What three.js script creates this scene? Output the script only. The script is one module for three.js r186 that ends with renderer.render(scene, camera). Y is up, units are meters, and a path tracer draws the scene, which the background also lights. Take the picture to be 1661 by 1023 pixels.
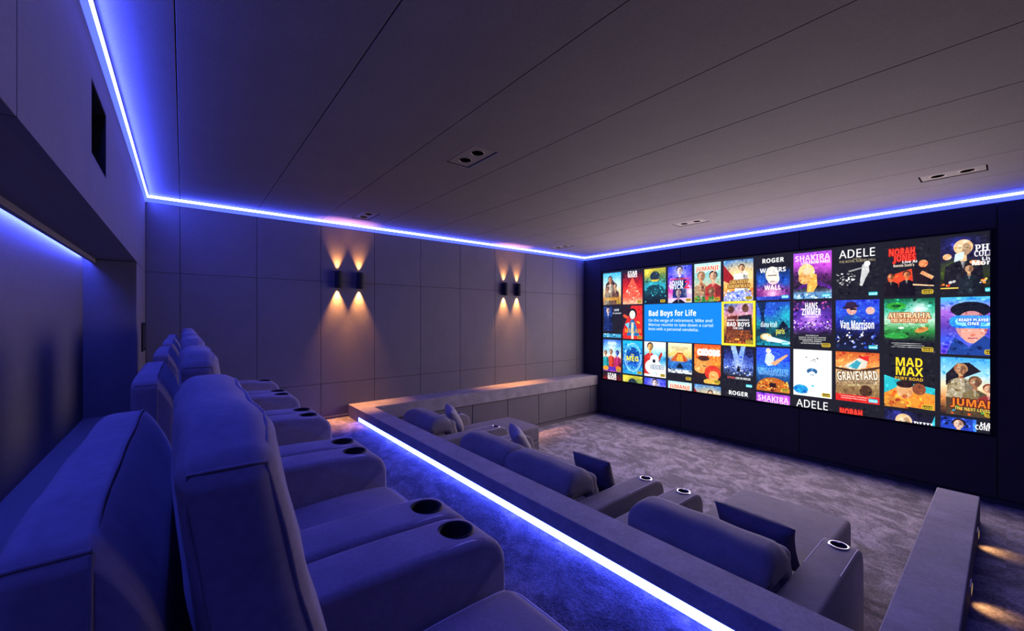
import * as THREE from 'three';
import { RectAreaLightUniformsLib } from 'three/addons/lights/RectAreaLightUniformsLib.js';
import { mergeGeometries, toCreasedNormals } from 'three/addons/utils/BufferGeometryUtils.js';
import { Brush, Evaluator, SUBTRACTION } from 'three-bvh-csg';

// ---------------------------------------------------------------- camera, light, exposure
RectAreaLightUniformsLib.init();
const scene = new THREE.Scene();
scene.background = new THREE.Color(0x000000);
const EYE = 1.81;                                   // eye height above the lower floor
const camera = new THREE.PerspectiveCamera(2 * Math.atan(511.5 / 654) * 180 / Math.PI, 1661 / 1023, 0.05, 40);
camera.position.set(0, EYE, 0);
camera.rotation.set(0, -39.2 * Math.PI / 180, 0);
camera.setViewOffset(1661, 1023, 0, -3.5, 1661, 1023);
const renderer = new THREE.WebGLRenderer({ antialias: true });
renderer.toneMapping = THREE.LinearToneMapping;
renderer.toneMappingExposure = 1.0;
renderer.shadowMap.enabled = true;

const LED_COLOR = [0.052, 0.078, 1.0];                // saturated blue strip lights
const COVE_POWER = 60, COVE_TILT = -0.1, REAR_POWER = 170, REAR_TILT = -0.3, KERB_POWER = 12, NICHE_POWER = 36;
const SCREEN_POWER = 6.0, SCREEN_COLOR = [1.0, 0.80, 0.84];
const WARM = [1.0, 0.40, 0.10];

// ---------------------------------------------------------------- sizes of the room (metres)
const XR = -0.28, XS = 6.06, ZF = -5.2, ZN = 1.0;   // rear wall, screen wall, sconce wall, stair wall
const PLAT = 0.58, KERB = 0.73, CEIL = EYE + 1.175, WTOP = EYE + 1.105;
const NICHE_TOP = EYE + 0.436, NICHE_END = -4.28, NICHE_BACK = -0.57;
const PITCH = 0.652, JOINT0 = -0.025;               // panel joints on walls and ceiling

// ---------------------------------------------------------------- helpers
let seed = 7;
const rnd = () => { seed = (seed * 1664525 + 1013904223) >>> 0; return seed / 4294967296; };
const taken = new Map();
function numbered(name) {
  const n = taken.get(name) ?? 0; taken.set(name, n + 1);
  return n ? name + '_' + String(n).padStart(3, '0') : name;
}
function shade(o) { o.castShadow = true; o.receiveShadow = true; return o; }
function obj(name, geo, mat, parent) {
  const m = shade(new THREE.Mesh(geo, mat)); m.name = parent ? name : numbered(name);
  (parent ?? scene).add(m); return m;
}
function thing(name, label, category, pos = [0, 0, 0], group) {
  const g = new THREE.Group(); g.name = numbered(name); g.position.set(...pos);
  g.userData = { label, category }; if (group) g.userData.group = group;
  scene.add(g); return g;
}
function structure(name, label, category) {
  const g = new THREE.Group(); g.name = numbered(name);
  g.userData = { label, category, kind: 'structure' }; scene.add(g); return g;
}
function tag(o, label, category, group, kind) {
  Object.assign(o.userData, { label, category }); if (group) o.userData.group = group; if (kind) o.userData.kind = kind; return o;
}
const hash = (x, y, s) => { let h = (x * 374761393 + y * 668265263 + s * 982451653) | 0; h = Math.imul(h ^ (h >>> 13), 1274126177); return ((h ^ (h >>> 16)) >>> 0) / 4294967296; };
function vnoise(x, y, px, py, s) {                  // value noise that repeats every px, py cells
  const xi = Math.floor(x), yi = Math.floor(y); let u = x - xi, v = y - yi; u = u * u * (3 - 2 * u); v = v * v * (3 - 2 * v);
  const X0 = ((xi % px) + px) % px, X1 = (X0 + 1) % px, Y0 = ((yi % py) + py) % py, Y1 = (Y0 + 1) % py;
  const a = hash(X0, Y0, s), b = hash(X1, Y0, s), c = hash(X0, Y1, s), d = hash(X1, Y1, s);
  return a + (b - a) * u + (c - a) * v + (a - b - c + d) * u * v;
}
function fbm(x, y, fx, fy, oct, s) { let t = 0, a = 0.5, n = 0; for (let o = 0; o < oct; o++) { t += a * vnoise(x * fx, y * fy, fx, fy, s + o); n += a; fx *= 2; fy *= 2; a *= 0.55; } return t / n; }
function texture(n, tile, fn, srgb) {               // fn(u, v) -> [r, g, b] or a number, 0..1
  const d = new Uint8Array(n * n * 4);
  for (let j = 0; j < n; j++) for (let i = 0; i < n; i++) {
    const c = fn(i / n, j / n), k = (j * n + i) * 4;
    for (let q = 0; q < 3; q++) d[k + q] = Math.max(0, Math.min(255, Math.round(255 * (typeof c === 'number' ? c : c[q]))));
    d[k + 3] = 255;
  }
  const t = new THREE.DataTexture(d, n, n); t.wrapS = t.wrapT = THREE.RepeatWrapping; t.magFilter = THREE.LinearFilter; t.minFilter = THREE.LinearMipmapLinearFilter; t.generateMipmaps = true;
  if (srgb) t.colorSpace = THREE.SRGBColorSpace;
  t.repeat.set(1 / tile, 1 / tile); t.needsUpdate = true; return t;
}
const lin = (r, g, b) => new THREE.Color().setRGB(r, g, b);

// ---------------------------------------------------------------- materials
const clamp = (x, a = 0, b = 1) => Math.max(a, Math.min(b, x));
const pile = texture(1024, 1.9, (u, v) => {         // brushed cut pile: patches where the pile lies the other way
  const wx = u + 0.12 * (fbm(u, v, 6, 6, 3, 11) - 0.5), wy = v + 0.12 * (fbm(u, v, 6, 6, 3, 23) - 0.5);
  let p = 0.62 * fbm(wx + 0.3 * wy, wy, 26, 20, 4, 31) + 0.38 * fbm(wx, wy, 9, 7, 4, 41);
  p = clamp((p - 0.5) * 3.6 + 0.5);
  const g = fbm(u, v, 256, 256, 2, 51);
  const t = 0.62 + 0.27 * (p - 0.5) + 0.34 * (g - 0.5);
  return [t, t * 0.985, t * 0.985];
}, true);
const pileBump = texture(1024, 0.9, (u, v) => 0.6 * fbm(u, v, 128, 128, 3, 61) + 0.4 * fbm(u, v, 24, 24, 3, 71));
const suede = texture(512, 0.8, (u, v) => {
  const p = fbm(u + 0.06 * fbm(u, v, 4, 4, 2, 3), v, 8, 8, 4, 81), g = fbm(u, v, 128, 128, 2, 91);
  return 0.80 + 0.16 * (p - 0.5) + 0.10 * (g - 0.5);
}, true);
const weave = texture(512, 0.16, (u, v) => 0.5 + 0.22 * Math.sin(u * Math.PI * 2 * 64) * Math.sin(v * Math.PI * 2 * 64) + 0.5 * (fbm(u, v, 128, 128, 2, 5) - 0.5));
const cloth = texture(512, 1.1, (u, v) => 0.82 + 0.07 * (fbm(u, v, 6, 6, 4, 7) - 0.5) + 0.10 * (fbm(u, v, 170, 170, 2, 8) - 0.5), true);
const stone = texture(512, 1.2, (u, v) => 0.78 + 0.22 * (fbm(u, v, 10, 10, 5, 17) - 0.5) + 0.14 * (fbm(u, v, 128, 128, 2, 19) - 0.5), true);

const std = (o) => new THREE.MeshStandardMaterial(o);
const phys = (o) => new THREE.MeshPhysicalMaterial(o);
const M = {
  carpet: phys({ color: lin(0.42, 0.38, 0.39), map: pile, bumpMap: pileBump, bumpScale: 0.004, roughness: 1, sheen: 0.3, sheenRoughness: 0.6, sheenColor: lin(0.5, 0.48, 0.5) }),
  panel: std({ color: lin(0.125, 0.110, 0.120), map: cloth, bumpMap: weave, bumpScale: 0.0005, roughness: 0.85 }),
  panelDark: std({ color: lin(0.026, 0.021, 0.025), map: cloth, bumpMap: weave, bumpScale: 0.0005, roughness: 0.9 }),
  ceilingPanel: std({ color: lin(0.155, 0.135, 0.138), map: cloth, roughness: 0.85 }),
  core: std({ color: lin(0.03, 0.028, 0.03), roughness: 0.95 }),
  stone: std({ color: lin(0.27, 0.24, 0.25), map: stone, bumpMap: weave, bumpScale: 0.0006, roughness: 0.8 }),
  velvet: phys({ color: lin(0.215, 0.172, 0.205), map: suede, bumpMap: weave, bumpScale: 0.00015, roughness: 0.9, sheen: 0.2, sheenRoughness: 0.5, sheenColor: lin(0.5, 0.45, 0.5) }),
  piping: phys({ color: lin(0.36, 0.31, 0.34), roughness: 0.7, sheen: 0.8, sheenRoughness: 0.4, sheenColor: lin(0.6, 0.55, 0.6) }),
  sofa: phys({ color: lin(0.17, 0.148, 0.158), map: suede, bumpMap: weave, bumpScale: 0.0004, roughness: 0.85, sheen: 0.7, sheenRoughness: 0.45, sheenColor: lin(0.5, 0.45, 0.48) }),
  pillow: phys({ color: lin(0.075, 0.062, 0.085), map: suede, bumpMap: weave, bumpScale: 0.0004, roughness: 0.8, sheen: 0.6, sheenRoughness: 0.4, sheenColor: lin(0.4, 0.35, 0.45) }),
  pillowGrey: phys({ color: lin(0.26, 0.23, 0.24), map: suede, bumpMap: weave, bumpScale: 0.0004, roughness: 0.8, sheen: 0.6, sheenRoughness: 0.4, sheenColor: lin(0.4, 0.35, 0.4) }),
  black: phys({ color: lin(0.008, 0.008, 0.009), roughness: 0.7, specularIntensity: 0.25 }),
  blackGloss: phys({ color: lin(0.006, 0.006, 0.007), roughness: 0.3, specularIntensity: 0.4 }),
  chrome: std({ color: lin(0.75, 0.75, 0.77), metalness: 1, roughness: 0.22 }),
  alu: std({ color: lin(0.32, 0.27, 0.24), metalness: 0.6, roughness: 0.45 }),
  led: std({ color: 0x000000, emissive: lin(...LED_COLOR), emissiveIntensity: 3 }),
  ledBright: std({ color: 0x000000, emissive: lin(...LED_COLOR), emissiveIntensity: 70 }),
  ledKerb: std({ color: 0x000000, emissive: lin(...LED_COLOR), emissiveIntensity: 26 }),
  warmLens: std({ color: 0x000000, emissive: lin(1.0, 0.55, 0.22), emissiveIntensity: 2 }),
};

// ---------------------------------------------------------------- geometry makers
function smoothNormals(geo, crease = -2) {          // one normal per place, shared over the seams of the uv map
  const p = geo.attributes.position, ix = geo.index, acc = new Map(), key = (i) => Math.round(p.getX(i) * 2e4) + ',' + Math.round(p.getY(i) * 2e4) + ',' + Math.round(p.getZ(i) * 2e4);
  const keys = []; for (let i = 0; i < p.count; i++) keys.push(key(i));
  const a = new THREE.Vector3(), b = new THREE.Vector3(), c = new THREE.Vector3();
  for (let t = 0; t < ix.count; t += 3) {
    const [i, j, k] = [ix.getX(t), ix.getX(t + 1), ix.getX(t + 2)];
    a.fromBufferAttribute(p, i); b.fromBufferAttribute(p, j).sub(a); c.fromBufferAttribute(p, k).sub(a); b.cross(c);
    for (const q of [i, j, k]) { let n = acc.get(keys[q]); if (!n) acc.set(keys[q], n = new THREE.Vector3()); n.add(b); }
  }
  const out = new Float32Array(p.count * 3);
  for (let i = 0; i < p.count; i++) { const n = (acc.get(keys[i]) ?? new THREE.Vector3(0, 1, 0)).clone().normalize(); out.set([n.x, n.y, n.z], i * 3); }
  geo.setAttribute('normal', new THREE.BufferAttribute(out, 3)); return geo;
}
// rounded box w (x) by h (y) by d (z) round the origin; puff bulges its faces, warp bends the whole
function softMap(w, h, d, r, puff = [0, 0, 0], warp) {
  const A = [w / 2, h / 2, d / 2];
  return (p) => {
    const q = p.map((x, k) => clamp(x, -(A[k] - r), A[k] - r)), e = p.map((x, k) => x - q[k]), l = Math.hypot(...e) || 1;
    let o = q.map((x, k) => x + e[k] / l * r);
    const f = o.map((x, k) => Math.max(0, 1 - (x / A[k]) ** 2));
    o = o.map((x, k) => x + Math.sign(x) * puff[k] * Math.sqrt(f[(k + 1) % 3] * f[(k + 2) % 3]) * (Math.abs(x) / A[k]));
    return warp ? warp(o) : o;
  };
}
function softBox(w, h, d, r, { puff, warp, mid = 6, k = 3 } = {}) {
  const A = [w / 2, h / 2, d / 2], map = softMap(w, h, d, r, puff, warp);
  const line = (a) => {
    const s = []; for (let i = 0; i <= k; i++) s.push(r * Math.tan(i / k * Math.PI / 4));
    const out = s.slice().reverse().map((t) => -(a - r) - t);
    for (let i = 1; i < mid; i++) out.push(-(a - r) + 2 * (a - r) * i / mid);
    return [...out, ...s.map((t) => a - r + t)];
  };
  const L = A.map(line), pos = [], uv = [], idx = [];
  for (const [ax, b, c] of [[0, 1, 2], [1, 2, 0], [2, 0, 1]]) for (const sgn of [1, -1]) {
    const off = pos.length / 3, nb = L[b].length, nc = L[c].length;
    for (const y of L[b]) for (const z of L[c]) {
      const p = [0, 0, 0]; p[ax] = sgn * A[ax]; p[b] = y; p[c] = z; const o = map(p); pos.push(...o);
      if (ax === 0) uv.push(p[2], p[1]); else if (ax === 1) uv.push(p[2], p[0]); else uv.push(p[0], p[1]);
    }
    for (let i = 0; i < nb - 1; i++) for (let j = 0; j < nc - 1; j++) {
      const a = off + i * nc + j, q = a + nc; if (sgn > 0) idx.push(a, q, q + 1, a, q + 1, a + 1); else idx.push(a, q + 1, q, a, a + 1, q + 1);
    }
  }
  const g = new THREE.BufferGeometry(); g.setAttribute('position', new THREE.Float32BufferAttribute(pos, 3)); g.setAttribute('uv', new THREE.Float32BufferAttribute(uv, 2)); g.setIndex(idx);
  return smoothNormals(g);
}
// box between two corners, edges slightly rounded, uv in metres of the room
function block(x0, x1, y0, y1, z0, z1, r = 0.004) {
  const w = x1 - x0, h = y1 - y0, d = z1 - z0, cx = (x0 + x1) / 2, cy = (y0 + y1) / 2, cz = (z0 + z1) / 2, rr = Math.min(r, w / 3, h / 3, d / 3);
  const g = softBox(w, h, d, rr, { mid: 1, k: 2 }); g.translate(cx, cy, cz);
  const u = g.attributes.uv, per = u.count / 3;     // shift the uv so that neighbours do not repeat
  for (let i = 0; i < u.count; i++) { const f = Math.floor(i / per); u.setXY(i, u.getX(i) + (f === 2 ? cx : cz), u.getY(i) + (f === 1 ? cx : cy)); }
  return g;
}
function plainBlock(x0, x1, y0, y1, z0, z1) { const g = new THREE.BoxGeometry(x1 - x0, y1 - y0, z1 - z0); g.translate((x0 + x1) / 2, (y0 + y1) / 2, (z0 + z1) / 2); return g; }
function tube(points, r, seg = 40, sides = 6, closed = false) {
  return new THREE.TubeGeometry(new THREE.CatmullRomCurve3(points.map((p) => new THREE.Vector3(...p)), closed, 'catmullrom', 0.1), seg, r, sides, closed);
}
function edgeTube(map, corners, r, steps = 10) {    // piping along the edges of a soft box
  const pts = [];
  for (let i = 0; i < corners.length - 1; i++) for (let s = 0; s < steps; s++) pts.push(map(corners[i].map((x, k) => x + (corners[i + 1][k] - x) * s / steps)));
  pts.push(map(corners.at(-1)));
  return tube(pts, r, pts.length * 2, 6);
}
function lathe(profile, seg = 32) { return new THREE.LatheGeometry(profile.map(([x, y]) => new THREE.Vector2(x, y)), seg); }
const cut = new Evaluator(); cut.useGroups = false; cut.attributes = ['position', 'normal', 'uv'];
function drill(geo, x, y, z, r, depth) {            // a round well from above
  const a = new Brush(geo), b = new Brush(new THREE.CylinderGeometry(r, r, depth * 2, 40)); b.position.set(x, y, z); b.updateMatrixWorld(); a.updateMatrixWorld();
  return cut.evaluate(a, b, SUBTRACTION).geometry;
}
function areaLight(name, color, power, w, h, at, to) {
  const l = new THREE.RectAreaLight(lin(...color), power, w, h); l.name = name; l.position.set(...at); l.lookAt(...to); scene.add(l); return l;
}
function spot(name, color, power, at, to, angle, penumbra, radius = 0.5) {
  const l = new THREE.SpotLight(lin(...color), power, 0, angle, penumbra, 2); l.name = name; l.position.set(...at); l.target.position.set(...to);
  l.castShadow = true; l.shadow.radius = radius; scene.add(l, l.target); return l;
}

// ---------------------------------------------------------------- floors, platform, kerbs
const floor = structure('floor', 'brushed grey cut-pile carpet in front of the screen', 'floor');
obj('carpet', plainFloor(1.6, XS + 0.12, ZF - 0.1, ZN + 0.1, 0, 0.12), M.carpet, floor);
function plainFloor(x0, x1, z0, z1, top, thick) {
  const g = new THREE.BoxGeometry(x1 - x0, thick, z1 - z0), p = g.attributes.position, u = g.attributes.uv; g.translate((x0 + x1) / 2, top - thick / 2, (z0 + z1) / 2);
  for (let i = 0; i < u.count; i++) u.setXY(i, p.getX(i), p.getZ(i) + (i < 8 || i > 15 ? p.getY(i) : 0)); return g;
}
const platform = structure('floor_platform', 'raised carpeted platform under the recliner row', 'floor');
obj('carpet', plainFloor(-0.9, 1.66, ZF - 0.1, ZN + 0.1, PLAT, PLAT + 0.12), M.carpet, platform);
obj('landing_carpet', plainFloor(1.66, 3.75, -0.14, ZN + 0.1, PLAT, PLAT), M.carpet, platform);
for (let k = 1; k < 3; k++) obj('step', plainFloor(3.75 + 0.3 * (k - 1), 3.75 + 0.3 * k, -0.14, ZN + 0.1, PLAT * (1 - k / 3), PLAT * (1 - k / 3)), M.carpet, platform);

const kerb = structure('kerb_wall', 'low stone-grey kerb with a light strip at its foot along the platform edge', 'kerb');
obj('top_slab', block(1.6, 1.8, PLAT + 0.055, KERB, -4.845, -0.10, 0.006), M.stone, kerb);
obj('foot', plainBlock(1.635, 1.8, 0, PLAT + 0.055, -4.85, -0.14), M.stone, kerb);
obj('front_face', plainBlock(1.78, 1.795, 0.0, PLAT, -4.9, -0.14), M.panel, kerb);
const ledge = structure('ledge_wall', 'stone-grey ledge running under the sconce wall to the screen', 'ledge');
obj('top_slab', block(1.6, XS - 0.02, KERB - 0.175, KERB, ZF, -4.845, 0.006), M.stone, ledge);
obj('core', plainBlock(1.8, XS + 0.1, 0, KERB - 0.175, ZF - 0.1, -4.9), M.core, ledge);
{
  const js = []; for (let x = JOINT0; x < XS; x += PITCH) if (x > 1.9) js.push(x); js.unshift(1.8); js.push(XS - 0.01);
  for (let i = 0; i < js.length - 1; i++) obj('panel', block(js[i] + 0.004, js[i + 1] - 0.004, 0.065, KERB - 0.181, -4.905, -4.868, 0.003), M.panel, ledge);
  obj('plinth', plainBlock(1.8, XS, 0, 0.055, -4.905, -4.884), M.panel, ledge);
}
const parapet = structure('parapet_wall', 'low stone-grey wall with step lights beside the landing', 'wall');
obj('body', block(1.795, 3.73, 0, KERB, -0.28, -0.10, 0.006), M.stone, parapet);

// ---------------------------------------------------------------- walls
const joints = []; for (let x = JOINT0; x < XS - 0.1; x += PITCH) joints.push(x);
const wallSide = structure('wall_side', 'grey panelled side wall carrying the sconces', 'wall');
obj('core', plainBlock(-0.9, XS + 0.2, -0.1, CEIL + 0.1, ZF - 0.22, ZF - 0.02), M.core, wallSide);
{
  const xs = [XR, ...joints, XS], rows = [[PLAT + 0.0, EYE - 0.797], [EYE - 0.797, EYE + 0.438], [EYE + 0.438, WTOP]];
  for (let i = 0; i < xs.length - 1; i++) for (const [y0, y1] of rows)
    obj('panel', block(xs[i] + 0.0018, xs[i + 1] - 0.0018, y0 + 0.0015, y1 - 0.0015, ZF - 0.022, ZF, 0.003), M.panel, wallSide);
  obj('skirting', plainBlock(XR, 1.6, PLAT, PLAT + 0.03, ZF, ZF + 0.014), M.panel, wallSide);
}
const wallScreen = structure('wall_screen', 'near-black panelled wall round the projection screen', 'wall');
obj('core', plainBlock(XS + 0.06, XS + 0.25, -0.1, CEIL + 0.1, ZF - 0.2, ZN + 0.2), M.core, wallScreen);
{
  const zs = [ZF, -4.79, -3.24, -1.66, -0.055, ZN];
  const ys = [[0.075, 0.66], [2.67, WTOP]];
  for (let i = 0; i < zs.length - 1; i++) for (const [y0, y1] of (i === 0 || i === 4) ? [[0.075, WTOP]] : ys)
    obj('panel', block(XS, XS + 0.06, y0 + 0.003, y1 - 0.003, zs[i] + 0.003, zs[i + 1] - 0.003, 0.003), M.panelDark, wallScreen);
}
const wallRear = structure('wall_rear', 'grey rear wall with a bulkhead over a long lit niche', 'wall');
obj('core', plainBlock(-0.9, NICHE_BACK - 0.03, -0.1, CEIL + 0.1, ZF - 0.2, ZN + 0.2), M.core, wallRear);
obj('niche_back', plainBlock(NICHE_BACK - 0.03, NICHE_BACK, PLAT, NICHE_TOP + 0.14, NICHE_END - 0.02, ZN), phys({ color: lin(0.14, 0.125, 0.135), map: cloth, roughness: 0.5 }), wallRear);
{
  const zs = [NICHE_END - 0.0, -1.36, 0.3, ZN];
  const ring = (x0, x1, y0, y1, z0, z1, h) => {   // a slab with a rectangular opening h = [y0, y1, z0, z1]
    const g = mergeGeometries([plainBlock(x0, x1, y0, h[0], z0, z1), plainBlock(x0, x1, h[1], y1, z0, z1), plainBlock(x0, x1, h[0], h[1], z0, h[2]), plainBlock(x0, x1, h[0], h[1], h[3], z1)]);
    const u = g.attributes.uv, p = g.attributes.position; for (let k = 0; k < u.count; k++) u.setXY(k, p.getZ(k), p.getY(k)); return g;
  };
  const PORT = [EYE + 0.648, EYE + 0.948, -2.67, -2.28];
  obj('bulkhead_panel', ring(XR - 0.03, XR, NICHE_TOP, WTOP, ZF, -1.3615, PORT), M.panel, wallRear);
  obj('bulkhead_panel', block(XR - 0.03, XR, NICHE_TOP, WTOP, -1.3585, ZN, 0.002), M.panel, wallRear);
  obj('soffit', plainBlock(-0.505, XR - 0.03, NICHE_TOP, NICHE_TOP + 0.02, NICHE_END, ZN), M.panel, wallRear);
  obj('light_lip', plainBlock(-0.525, -0.505, NICHE_TOP - 0.03, NICHE_TOP + 0.05, NICHE_END, ZN), M.panel, wallRear);
  obj('slot_top', plainBlock(NICHE_BACK, -0.505, NICHE_TOP + 0.10, NICHE_TOP + 0.12, NICHE_END, ZN), M.core, wallRear);
  obj('bulkhead_core', ring(-0.505, XR - 0.03, NICHE_TOP + 0.02, CEIL + 0.1, ZF - 0.1, ZN, PORT), M.core, wallRear);
  obj('pier', block(NICHE_BACK - 0.02, XR, PLAT, NICHE_TOP - 0.003, ZF, NICHE_END, 0.003), M.panel, wallRear);
  obj('bench', block(NICHE_BACK, -0.30, PLAT, EYE - 0.74, NICHE_END, ZN, 0.004), M.panel, wallRear);
}
const wallNear = structure('wall_near', 'dark panelled wall beside the landing steps', 'wall');
obj('core', plainBlock(-0.9, XS + 0.2, -0.1, CEIL + 0.1, ZN + 0.02, ZN + 0.2), M.core, wallNear);
{
  const xs = [XR, ...joints, XS];
  for (let i = 0; i < xs.length - 1; i++) obj('panel', block(xs[i] + 0.003, xs[i + 1] - 0.003, 0.02, WTOP, ZN, ZN + 0.022, 0.003), M.panelDark, wallNear);
}

// ---------------------------------------------------------------- ceiling of long panels, with openings for the spot plates
const ceiling = structure('ceiling', 'grey ceiling of long fabric panels with fine joints', 'ceiling');
obj('core', plainBlock(-0.9, XS + 0.2, CEIL + 0.09, CEIL + 0.25, ZF - 0.2, ZN + 0.2), M.core, ceiling);
const PLATES = []; for (const x of [1.637, 4.88]) for (const z of [-4.68, -2.48, -0.28]) PLATES.push([x, z]);
{
  const xs = [XR - 0.02, ...joints, XS + 0.04];
  for (let i = 0; i < xs.length - 1; i++) {
    const holes = PLATES.filter(([x]) => x > xs[i] && x < xs[i + 1]);
    const a = xs[i] + 0.002, b = xs[i + 1] - 0.002;
    if (!holes.length) { obj('panel', block(a, b, CEIL, CEIL + 0.03, ZF - 0.02, ZN, 0.002), M.ceilingPanel, ceiling); continue; }
    const parts = [], px = holes[0][0]; let z = ZF - 0.02;
    for (const [, hz] of holes) {
      parts.push(plainBlock(a, b, CEIL, CEIL + 0.03, z, hz - 0.19)); parts.push(plainBlock(a, px - 0.1, CEIL, CEIL + 0.03, hz - 0.19, hz + 0.19)); parts.push(plainBlock(px + 0.1, b, CEIL, CEIL + 0.03, hz - 0.19, hz + 0.19)); z = hz + 0.19;
    }
    parts.push(plainBlock(a, b, CEIL, CEIL + 0.03, z, ZN));
    const g = mergeGeometries(parts), u = g.attributes.uv, p = g.attributes.position; for (let k = 0; k < u.count; k++) u.setXY(k, p.getX(k), p.getZ(k));
    obj('panel', g, M.ceilingPanel, ceiling);
  }
}
const plateMat = std({ color: lin(0.135, 0.12, 0.125), roughness: 0.75 });
let plateGeo = plainBlock(-0.090, 0.090, 0.004, 0.012, -0.180, 0.180);
for (const s of [-1, 1]) plateGeo = drill(plateGeo, 0, 0.01, s * 0.082, 0.046, 0.05);
const plateNames = { '1.637': ['over the sofa row, beside the paired sconces', 'over the loveseat, centre of the room', 'over the corner chaise by the landing'], '4.88': ['close to the corner of sconce wall and screen', 'above the middle of the screen', 'above the screen end by the landing'] };
PLATES.forEach(([x, z], i) => {
  const t = thing('ceiling_spotlight', 'unlit twin-spot ceiling plate ' + plateNames[String(x)][i % 3], 'spotlight', [x, CEIL, z], 'twin-spot ceiling plates');
  obj('plate', plateGeo, plateMat, t);
  for (const s of [-1, 1]) {
    const c = obj('baffle', lathe([[0.046, 0.004], [0.044, 0.012], [0.036, 0.06], [0.0, 0.062]], 28), M.blackGloss, t); c.position.z = s * 0.082;
    const rim = obj('rim', new THREE.TorusGeometry(0.046, 0.0025, 8, 32), M.alu, t); rim.rotation.x = Math.PI / 2; rim.position.set(0, 0.005, s * 0.082);
  }
});

// ---------------------------------------------------------------- LED strips
// cove: an angled strip on top of the wall panels, a bright slit under the ceiling and an aluminium edge
function cove(label, a, b, n, power = COVE_POWER, tilt = COVE_TILT) {                     // from a to b ([x, z]), n = horizontal direction into the room
  const len = Math.hypot(b[0] - a[0], b[1] - a[1]), t = thing('led_strip', label, 'led strip', [(a[0] + b[0]) / 2, WTOP, (a[1] + b[1]) / 2], 'ceiling cove light strips');
  t.rotation.y = Math.atan2(n[0], n[1]);            // local z points into the room, x along the strip
  const h = CEIL - WTOP;
  const prism = (pts) => { const s = new THREE.Shape(pts.map(([z, y]) => new THREE.Vector2(z, y))); const g = new THREE.ExtrudeGeometry(s, { depth: len, bevelEnabled: false }); g.rotateY(-Math.PI / 2); g.translate(len / 2, 0, 0); return g; };
  obj('diffuser', prism([[-0.02, 0.006], [0.0, 0.006], [0.014, 0.043], [-0.02, 0.043]]), M.led, t);
  obj('bright_slit', prism([[-0.02, 0.043], [0.014, 0.043], [0.021, h - 0.004], [-0.02, h - 0.004]]), M.ledBright, t);
  obj('aluminium_edge', prism([[0.018, h - 0.004], [0.023, h - 0.004], [0.023, h], [0.018, h]]), M.alu, t);
  const c = [(a[0] + b[0]) / 2 + n[0] * 0.024, WTOP + 0.045, (a[1] + b[1]) / 2 + n[1] * 0.024];
  areaLight('cove_light', LED_COLOR, power, len, 0.03, c, [c[0] + n[0], c[1] + tilt, c[2] + n[1]]);
}
const HX = (XR + XS) / 2, HZ = (ZF + ZN) / 2;
cove('blue cove light strip over the sconce wall, recliner end', [XR, ZF], [HX, ZF], [0, 1]);
cove('blue cove light strip over the sconce wall, screen end', [HX, ZF], [XS, ZF], [0, 1]);
cove('blue cove light strip over the screen, sconce wall end', [XS, ZF], [XS, HZ], [-1, 0]);
cove('blue cove light strip over the screen, landing end', [XS, HZ], [XS, ZN], [-1, 0]);
cove('blue cove light strip over the rear bulkhead, sconce wall end', [XR, HZ], [XR, ZF], [1, 0], REAR_POWER, REAR_TILT);
cove('blue cove light strip over the rear bulkhead, landing end', [XR, ZN], [XR, HZ], [1, 0], REAR_POWER, REAR_TILT);
{
  const z0 = -5.06, z1 = -0.30, t = thing('led_strip', 'bright white-blue light strip at the foot of the platform kerb', 'led strip', [1.62, PLAT, (z0 + z1) / 2]);
  obj('diffuser', block(-0.012, 0.014, 0.003, 0.054, (z0 - z1) / 2, (z1 - z0) / 2, 0.003), M.ledKerb, t);
  areaLight('kerb_light', LED_COLOR, KERB_POWER, z1 - z0, 0.045, [1.604, PLAT + 0.030, (z0 + z1) / 2], [0.6, PLAT + 0.0, (z0 + z1) / 2]);
}
{
  const z0 = NICHE_END + 0.01, z1 = 0.6, t = thing('led_strip', 'blue light strip hidden in the slot above the rear niche', 'led strip', [-0.548, NICHE_TOP + 0.02, (z0 + z1) / 2]);
  obj('diffuser', block(-0.018, 0.018, -0.012, 0.01, (z0 - z1) / 2, (z1 - z0) / 2, 0.003), M.ledBright, t);
  areaLight('niche_light', LED_COLOR, NICHE_POWER, z1 - z0, 0.025, [-0.545, NICHE_TOP + 0.004, (z0 + z1) / 2], [-0.545, 0, (z0 + z1) / 2 + 0.0001]).rotation.set(-Math.PI / 2, 0, Math.PI / 2);
}

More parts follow.
